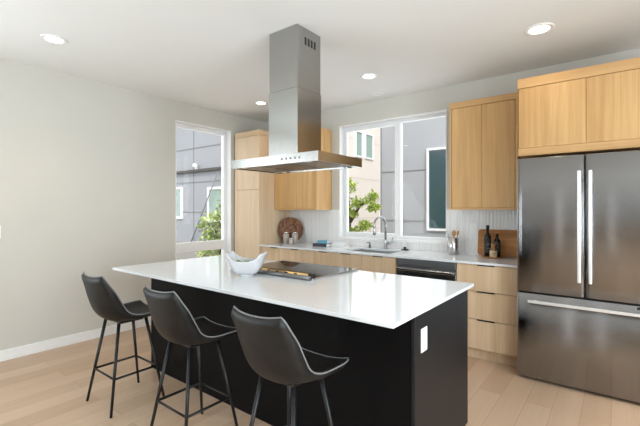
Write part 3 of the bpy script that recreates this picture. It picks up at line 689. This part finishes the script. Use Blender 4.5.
for (x, y, r) in ((2.22, -2.07, 0.09), (2.22, -1.88, 0.07), (2.60, -2.07, 0.075), (2.60, -1.88, 0.095)):
    n = 40
    vs = [(x + q * math.cos(2 * math.pi * k / n), y + q * math.sin(2 * math.pi * k / n), zc + 0.0113) for q in (r, r - 0.003) for k in range(n)]
    obj('burner_ring', MB().add(vs, [(k, (k + 1) % n, n + (k + 1) % n, n + k) for k in range(n)]), BURN, t)

# bowl with limes
bcx, bcy, bz = 2.338, -2.438, 0.9145
t = thing('boat_bowl', 'white boat-shaped ceramic bowl with raised ends on the island', 'bowl', (bcx, bcy, bz))
def bowl_pt(a, s, inner):
    # a: angle, s: 0 at foot .. 1 at rim
    c, sn = math.cos(a), math.sin(a); p = 2.0 / 4.2
    ex = math.copysign(abs(c) ** p, c); ey = math.copysign(abs(sn) ** p, sn)
    k = s ** 0.6
    th_ = 0.011 if inner else 0.0
    rx = 0.055 + (0.148 - 0.055) * k - th_; ry = 0.045 + (0.108 - 0.045) * k - th_
    zr = 0.114 + 0.058 * min(1.0, abs(ex) / 0.88) ** 2.8
    z = 0.016 + (zr - 0.016) * s ** 1.15
    if inner: z = max(z, 0.026)
    return Vector((rx * ex, ry * ey, z))
n = 56; K = 12; vs = []; fs = []
for i in range(K + 1): vs += [bowl_pt(2 * math.pi * k / n, i / K, False) for k in range(n)]
for i in range(K, -1, -1): vs += [bowl_pt(2 * math.pi * k / n, i / K, True) for k in range(n)]
rows = 2 * (K + 1)
fs = [(i * n + k, i * n + (k + 1) % n, (i + 1) * n + (k + 1) % n, (i + 1) * n + k) for i in range(rows - 1) for k in range(n)]
mb = MB().add(vs, fs, True); mb.add(vs[-n:], [tuple(range(n))]); mb.add(vs[:n], [tuple(range(n))[::-1]])
Mb = Matrix.Translation((bcx, bcy, bz)) @ Matrix.Rotation(math.radians(34), 4, 'Z')
obj('bowl_body', mb.xform(Mb), M['ceramic'], t)
obj('foot', MB().lathe([(0.050, 0.0), (0.052, 0.003), (0.047, 0.020)], bcx, bcy, bz, 32), M['ceramic'], t)
M['lime'] = noisy('lime_peel', (0.16, 0.27, 0.02), 0.35, 0.3, 25, bump=0.3, bscale=200)
def lime(px, py, pz, rz, label):
    mb = MB(); n = 18; m_ = 10
    prof = []
    for i in range(m_ + 1):
        a = math.pi * i / m_; prof.append((max(0.0015, 0.027 * math.sin(a)), -0.032 * math.cos(a) * (1 + 0.12 * abs(math.cos(a)) ** 6)))
    mb.lathe(prof, 0, 0, 0, n)
    Mx = Mb @ Matrix.Translation((px, py, pz)) @ Matrix.Rotation(rz, 4, 'Z') @ Matrix.Rotation(math.pi / 2, 4, 'X')
    o = obj('lime', mb.xform(Mx), M['lime']); tag(o, label, 'lime', 'limes in the boat bowl')
lime(-0.062, 0.0, 0.088, 0.7, 'green lime at the left end of the white bowl')
lime(0.0, 0.012, 0.084, 1.6, 'green lime in the middle of the white bowl')
lime(0.062, -0.005, 0.088, 2.2, 'green lime at the right end of the white bowl')

# ------------------------------------------------------------------ range hood
HX0, HX1, HY0, HY1, HB, HT = 1.988, 2.896, -2.296, -1.737, 1.733, 1.800
t = thing('range_hood', 'stainless island range hood with square chimney hanging over the cooktop', 'range hood', (2.442, -2.017, H))
mb = MB()
mb.box(HX0, HX1, HY0, HY0 + 0.02, HB, HT).box(HX0, HX1, HY1 - 0.02, HY1, HB, HT).box(HX0, HX0 + 0.02, HY0 + 0.02, HY1 - 0.02, HB, HT).box(HX1 - 0.02, HX1, HY0 + 0.02, HY1 - 0.02, HB, HT)
mb.box(HX0 + 0.02, HX1 - 0.02, HY0 + 0.02, HY1 - 0.02, HT - 0.015, HT)
can = obj('canopy', mb, M['hsteel'], t)
obj('chimney_sleeve', B(2.290, 2.594, -2.165, -1.872, HT, 2.325, 0.002), M['hsteel'], t)
ch = obj('chimney', B(2.294, 2.590, -2.161, -1.876, 2.325, H - 0.001, 0.002), M['hsteel'], t)
mb = MB()
for i in range(4): mb.box(2.589, 2.5915, -2.075 + i * 0.037, -2.052 + i * 0.037, 2.668, 2.728, 0.0006)
obj('vent_slots', mb, mat('vent_dark', (0.05, 0.048, 0.045), 0.5, 0.6), ch)
for i in range(3):
    x0 = HX0 + 0.04 + i * 0.278; mb = MB()
    mb.box(x0, x0 + 0.27, HY0 + 0.07, HY1 - 0.07, HB + 0.012, HB + 0.016)
    for k in range(9): mb.box(x0 + 0.012 + k * 0.028, x0 + 0.026 + k * 0.028, HY0 + 0.08, HY1 - 0.08, HB + 0.004, HB + 0.012)
    obj('baffle_filter', mb, M['steel'], t)
mb = frame_x(MB(), 0, 1, 0, 1, 0, 1, 0.1); mb = MB()
mb.box(HX0 + 0.02, HX1 - 0.02, HY0 + 0.02, HY0 + 0.07, HB + 0.006, HB + 0.018).box(HX0 + 0.02, HX1 - 0.02, HY1 - 0.07, HY1 - 0.02, HB + 0.006, HB + 0.018)
obj('under_panel', mb, M['hsteel'], t)
for (x, y) in ((HX0 + 0.12, HY0 + 0.045), (HX1 - 0.12, HY0 + 0.045), (HX0 + 0.12, HY1 - 0.045), (HX1 - 0.12, HY1 - 0.045)):
    obj('hood_lamp', MB().lathe([(0.022, 0.0), (0.022, 0.006), (0.018, 0.007)], x, y, HB - 0.0005, 18), M['lid'], t)
for i in range(5):
    obj('button', MB().lathe([(0.0075, -0.003), (0.0085, 0.0), (0.0085, 0.002)], 0, 0, 0, 14).xform(Matrix.Translation((2.56 + i * 0.042, HY0 - 0.001, 1.767)) @ Matrix.Rotation(math.pi / 2, 4, 'X')), M['dsteel'], can)

# ------------------------------------------------------------------ fridge
FX0, FX1, FYF, FYB = 3.826, 4.748, -0.80, -0.05
t = thing('refrigerator', 'stainless french-door refrigerator with bottom freezer drawer', 'refrigerator', ((FX0 + FX1) / 2, -0.4, 0))
obj('cabinet_body', B(FX0 + 0.004, FX1 - 0.004, FYF + 0.085, FYB, 0.03, 1.80, 0.004), M['dsteel'], t)
XM = 4.291
def door(x0, x1, z0, z1, name):     # slightly bowed door with rolled vertical edges
    mb = MB(); n = 40; hw = (x1 - x0) / 2; xc = (x0 + x1) / 2; front = []
    for i in range(n + 1):
        u = -math.cos(math.pi * i / n); d = (1 - abs(u)) * hw
        y = FYF + 0.004 * u * u + 0.011 * max(0.0, 1 - d / 0.035) ** 2.6
        front.append((xc + u * hw, y))
    yb = FYF + 0.08; e = 0.004; vs = []
    for (z, ins) in ((z0, e), (z0 + e, 0), (z1 - e, 0), (z1, e)):
        vs += [(x, y + ins, z) for x, y in front] + [(x1, yb, z), (x0, yb, z)]
    m = n + 3
    mb.add(vs, [(r * m + k, r * m + k + 1, (r + 1) * m + k + 1, (r + 1) * m + k) for r in range(3) for k in range(n)], True)
    mb.add(vs, [(r * m + k, r * m + (k + 1) % m, (r + 1) * m + (k + 1) % m, (r + 1) * m + k) for r in range(3) for k in range(n, m)] + [tuple(range(m))[::-1], tuple(3 * m + k for k in range(m))])
    return obj(name, mb, M['fsteel'], t)
dl = door(FX0, XM - 0.003, 0.728, 1.822, 'door'); dr = door(XM + 0.003, FX1, 0.728, 1.822, 'door')
fz = door(FX0, FX1, 0.030, 0.716, 'freezer_drawer')
obj('gap_gasket', MB().box(FX0 + 0.01, FX1 - 0.01, FYF + 0.03, FYF + 0.084, 0.717, 0.727).box(XM - 0.0028, XM + 0.0028, FYF + 0.03, FYF + 0.08, 0.73, 1.815), M['darkgap'], t)
obj('kick_grille', B(FX0 + 0.02, FX1 - 0.02, FYF + 0.06, FYF + 0.08, 0.008, 0.029), M['darkgap'], t)
for x in (FX0 + 0.07, FX1 - 0.07):
    for y in (-0.66, -0.15): obj('foot', MB().lathe([(0.02, 0.0), (0.02, 0.02), (0.012, 0.03)], x, y, 0.0, 14), M['blackmetal'], t)
def vhandle(x, parent):
    mb = MB().box(x - 0.011, x + 0.011, FYF - 0.055, FYF - 0.034, 0.845, 1.695, 0.005, 2)
    for z in (0.90, 1.64): mb.box(x - 0.008, x + 0.008, FYF - 0.036, FYF + 0.001, z - 0.012, z + 0.012, 0.002)
    obj('handle', mb, M['satin'], parent)
vhandle(4.258, dl); vhandle(4.328, dr)
mb = MB().box(3.912, 4.672, FYF - 0.055, FYF - 0.034, 0.648, 0.670, 0.005, 2)
for x in (3.96, 4.62): mb.box(x - 0.012, x + 0.012, FYF - 0.036, FYF + 0.001, 0.651, 0.667, 0.002)
obj('handle', mb, M['satin'], fz)
bd = obj('badge', B(4.598, 4.690, FYF - 0.002, FYF + 0.0005, 0.690, 0.708, 0.0008), M['blackmetal'], fz)

# ------------------------------------------------------------------ bar stools
def catm(P, t):
    n = len(P) - 1; x = t * n; i = min(int(x), n - 1); u = x - i
    p0, p1, p2, p3 = P[max(i - 1, 0)], P[i], P[i + 1], P[min(i + 2, n)]
    return tuple(0.5 * ((2 * b) + (-a + c) * u + (2 * a - 5 * b + 4 * c - d) * u * u + (-a + 3 * b - 3 * c + d) * u ** 3) for a, b, c, d in zip(p0, p1, p2, p3))
CEN = [(0.205, 0.640), (0.10, 0.626), (-0.02, 0.620), (-0.12, 0.634), (-0.180, 0.690), (-0.212, 0.775), (-0.230, 0.858), (-0.247, 0.938)]
EDG = [(0.208, 0.662), (0.105, 0.656), (0.00, 0.656), (-0.065, 0.685), (-0.108, 0.752), (-0.150, 0.828), (-0.190, 0.890), (-0.227, 0.946)]
WID = [(0.212,), (0.205,), (0.190,), (0.178,), (0.176,), (0.177,), (0.170,), (0.165,)]
def shell_pt(u, t):
    c = catm(CEN, t); e = catm(EDG, t); w = catm(WID, t)[0]
    k = abs(u) ** 2.6
    # round off the corners of the outline
    q = max(0.0, abs(t - 0.5) * 2 - 0.80) / 0.20
    w *= 1 - 0.10 * q * q
    if t > 0.5: dz = 0.006 * q * (abs(u) ** 2) - 0.0 
    else: dz = 0
    return Vector((u * w, c[0] + (e[0] - c[0]) * k, c[1] + (e[1] - c[1]) * k + dz))
def make_stool():
    root = thing('bar_stool', 'x', 'bar stool', (0, 0, 0), 'bar stools at the island')
    NU, NT = 20, 34; th = 0.024
    P = [[shell_pt(-1 + 2 * i / NU, j / NT) for i in range(NU + 1)] for j in range(NT + 1)]
    def nrm(j, i):
        a = P[min(j + 1, NT)][i] - P[max(j - 1, 0)][i]; b = P[j][min(i + 1, NU)] - P[j][max(i - 1, 0)]
        return a.cross(b).normalized()
    top, bot = [], []
    for j in range(NT + 1):
        for i in range(NU + 1):
            n_ = nrm(j, i); u = -1 + 2 * i / NU; tt = j / NT
            edge = min(1.0, (1 - abs(u)) / 0.10, tt / 0.06, (1 - tt) / 0.06); edge = math.sqrt(max(0.0, edge))
            h = 0.004 + (th - 0.004) * edge
            if n_.z < 0 and j < 10: n_ = -n_
            top.append(P[j][i]); bot.append(P[j][i] + n_ * (-h))
    # make sure "bot" lies behind/below
    mid = NT // 6 * (NU + 1) + NU // 2
    if bot[mid].z > top[mid].z: bot = [t_ * 2 - b_ for t_, b_ in zip(top, bot)]
    W_ = NU + 1; fs = []
    for j in range(NT):
        for i in range(NU):
            a = j * W_ + i; fs.append((a, a + 1, a + W_ + 1, a + W_)); o_ = len(top); fs.append((o_ + a, o_ + a + W_, o_ + a + W_ + 1, o_ + a + 1))
    loop = [i for i in range(W_)] + [j * W_ + NU for j in range(1, NT + 1)] + [NT * W_ + i for i in range(NU - 1, -1, -1)] + [j * W_ for j in range(NT - 1, 0, -1)]
    for k in range(len(loop)):
        a, b = loop[k], loop[(k + 1) % len(loop)]; fs.append((a, len(top) + a, len(top) + b, b))
    shell = obj('seat_shell', MB().add(top + bot, fs, True), M['leather'], root)
    rim = [(top[k] + bot[k]) / 2 for k in loop]
    obj('piping', MB().tube(rim, 0.0042, 8, closed=True), M['piping'], shell)
    obj('mounting_plate', B(-0.085, 0.085, -0.08, 0.09, 0.584, 0.602, 0.003), M['blackmetal'], root)
    ft = 0.190
    for sx in (-1, 1):
        for sy in (-1, 1):
            obj('leg', MB().tube([(sx * 0.102, sy * 0.098, 0.598), (sx * ft, sy * ft, 0.0)], [0.0115, 0.009], 12), M['blackmetal'], root)
    zf = 0.235; k = 1 - zf / 0.598; a = 0.102 * (1 - k) + ft * k; b = 0.098 * (1 - k) + ft * k
    obj('footrest', MB().tube([(-a, -b, zf), (a, -b, zf), (a, b, zf), (-a, b, zf)], 0.0085, 10, closed=True), M['blackmetal'], root)
    return root
s0 = make_stool()
spots = [(1.612, -2.968, 0.0, 'black leather bar stool at the far left corner of the island'),
         (2.43, -2.940, 0.0, 'middle black leather bar stool of the three along the island'),
         (3.240, -2.945, 0.0, 'black leather bar stool nearest the white island outlet')]
for i, (x, y, rz, lb) in enumerate(spots):
    o = s0 if i == 0 else dup(s0)
    o.location = (x, y, 0); o.rotation_euler = (0, 0, rz); o['label'] = lb
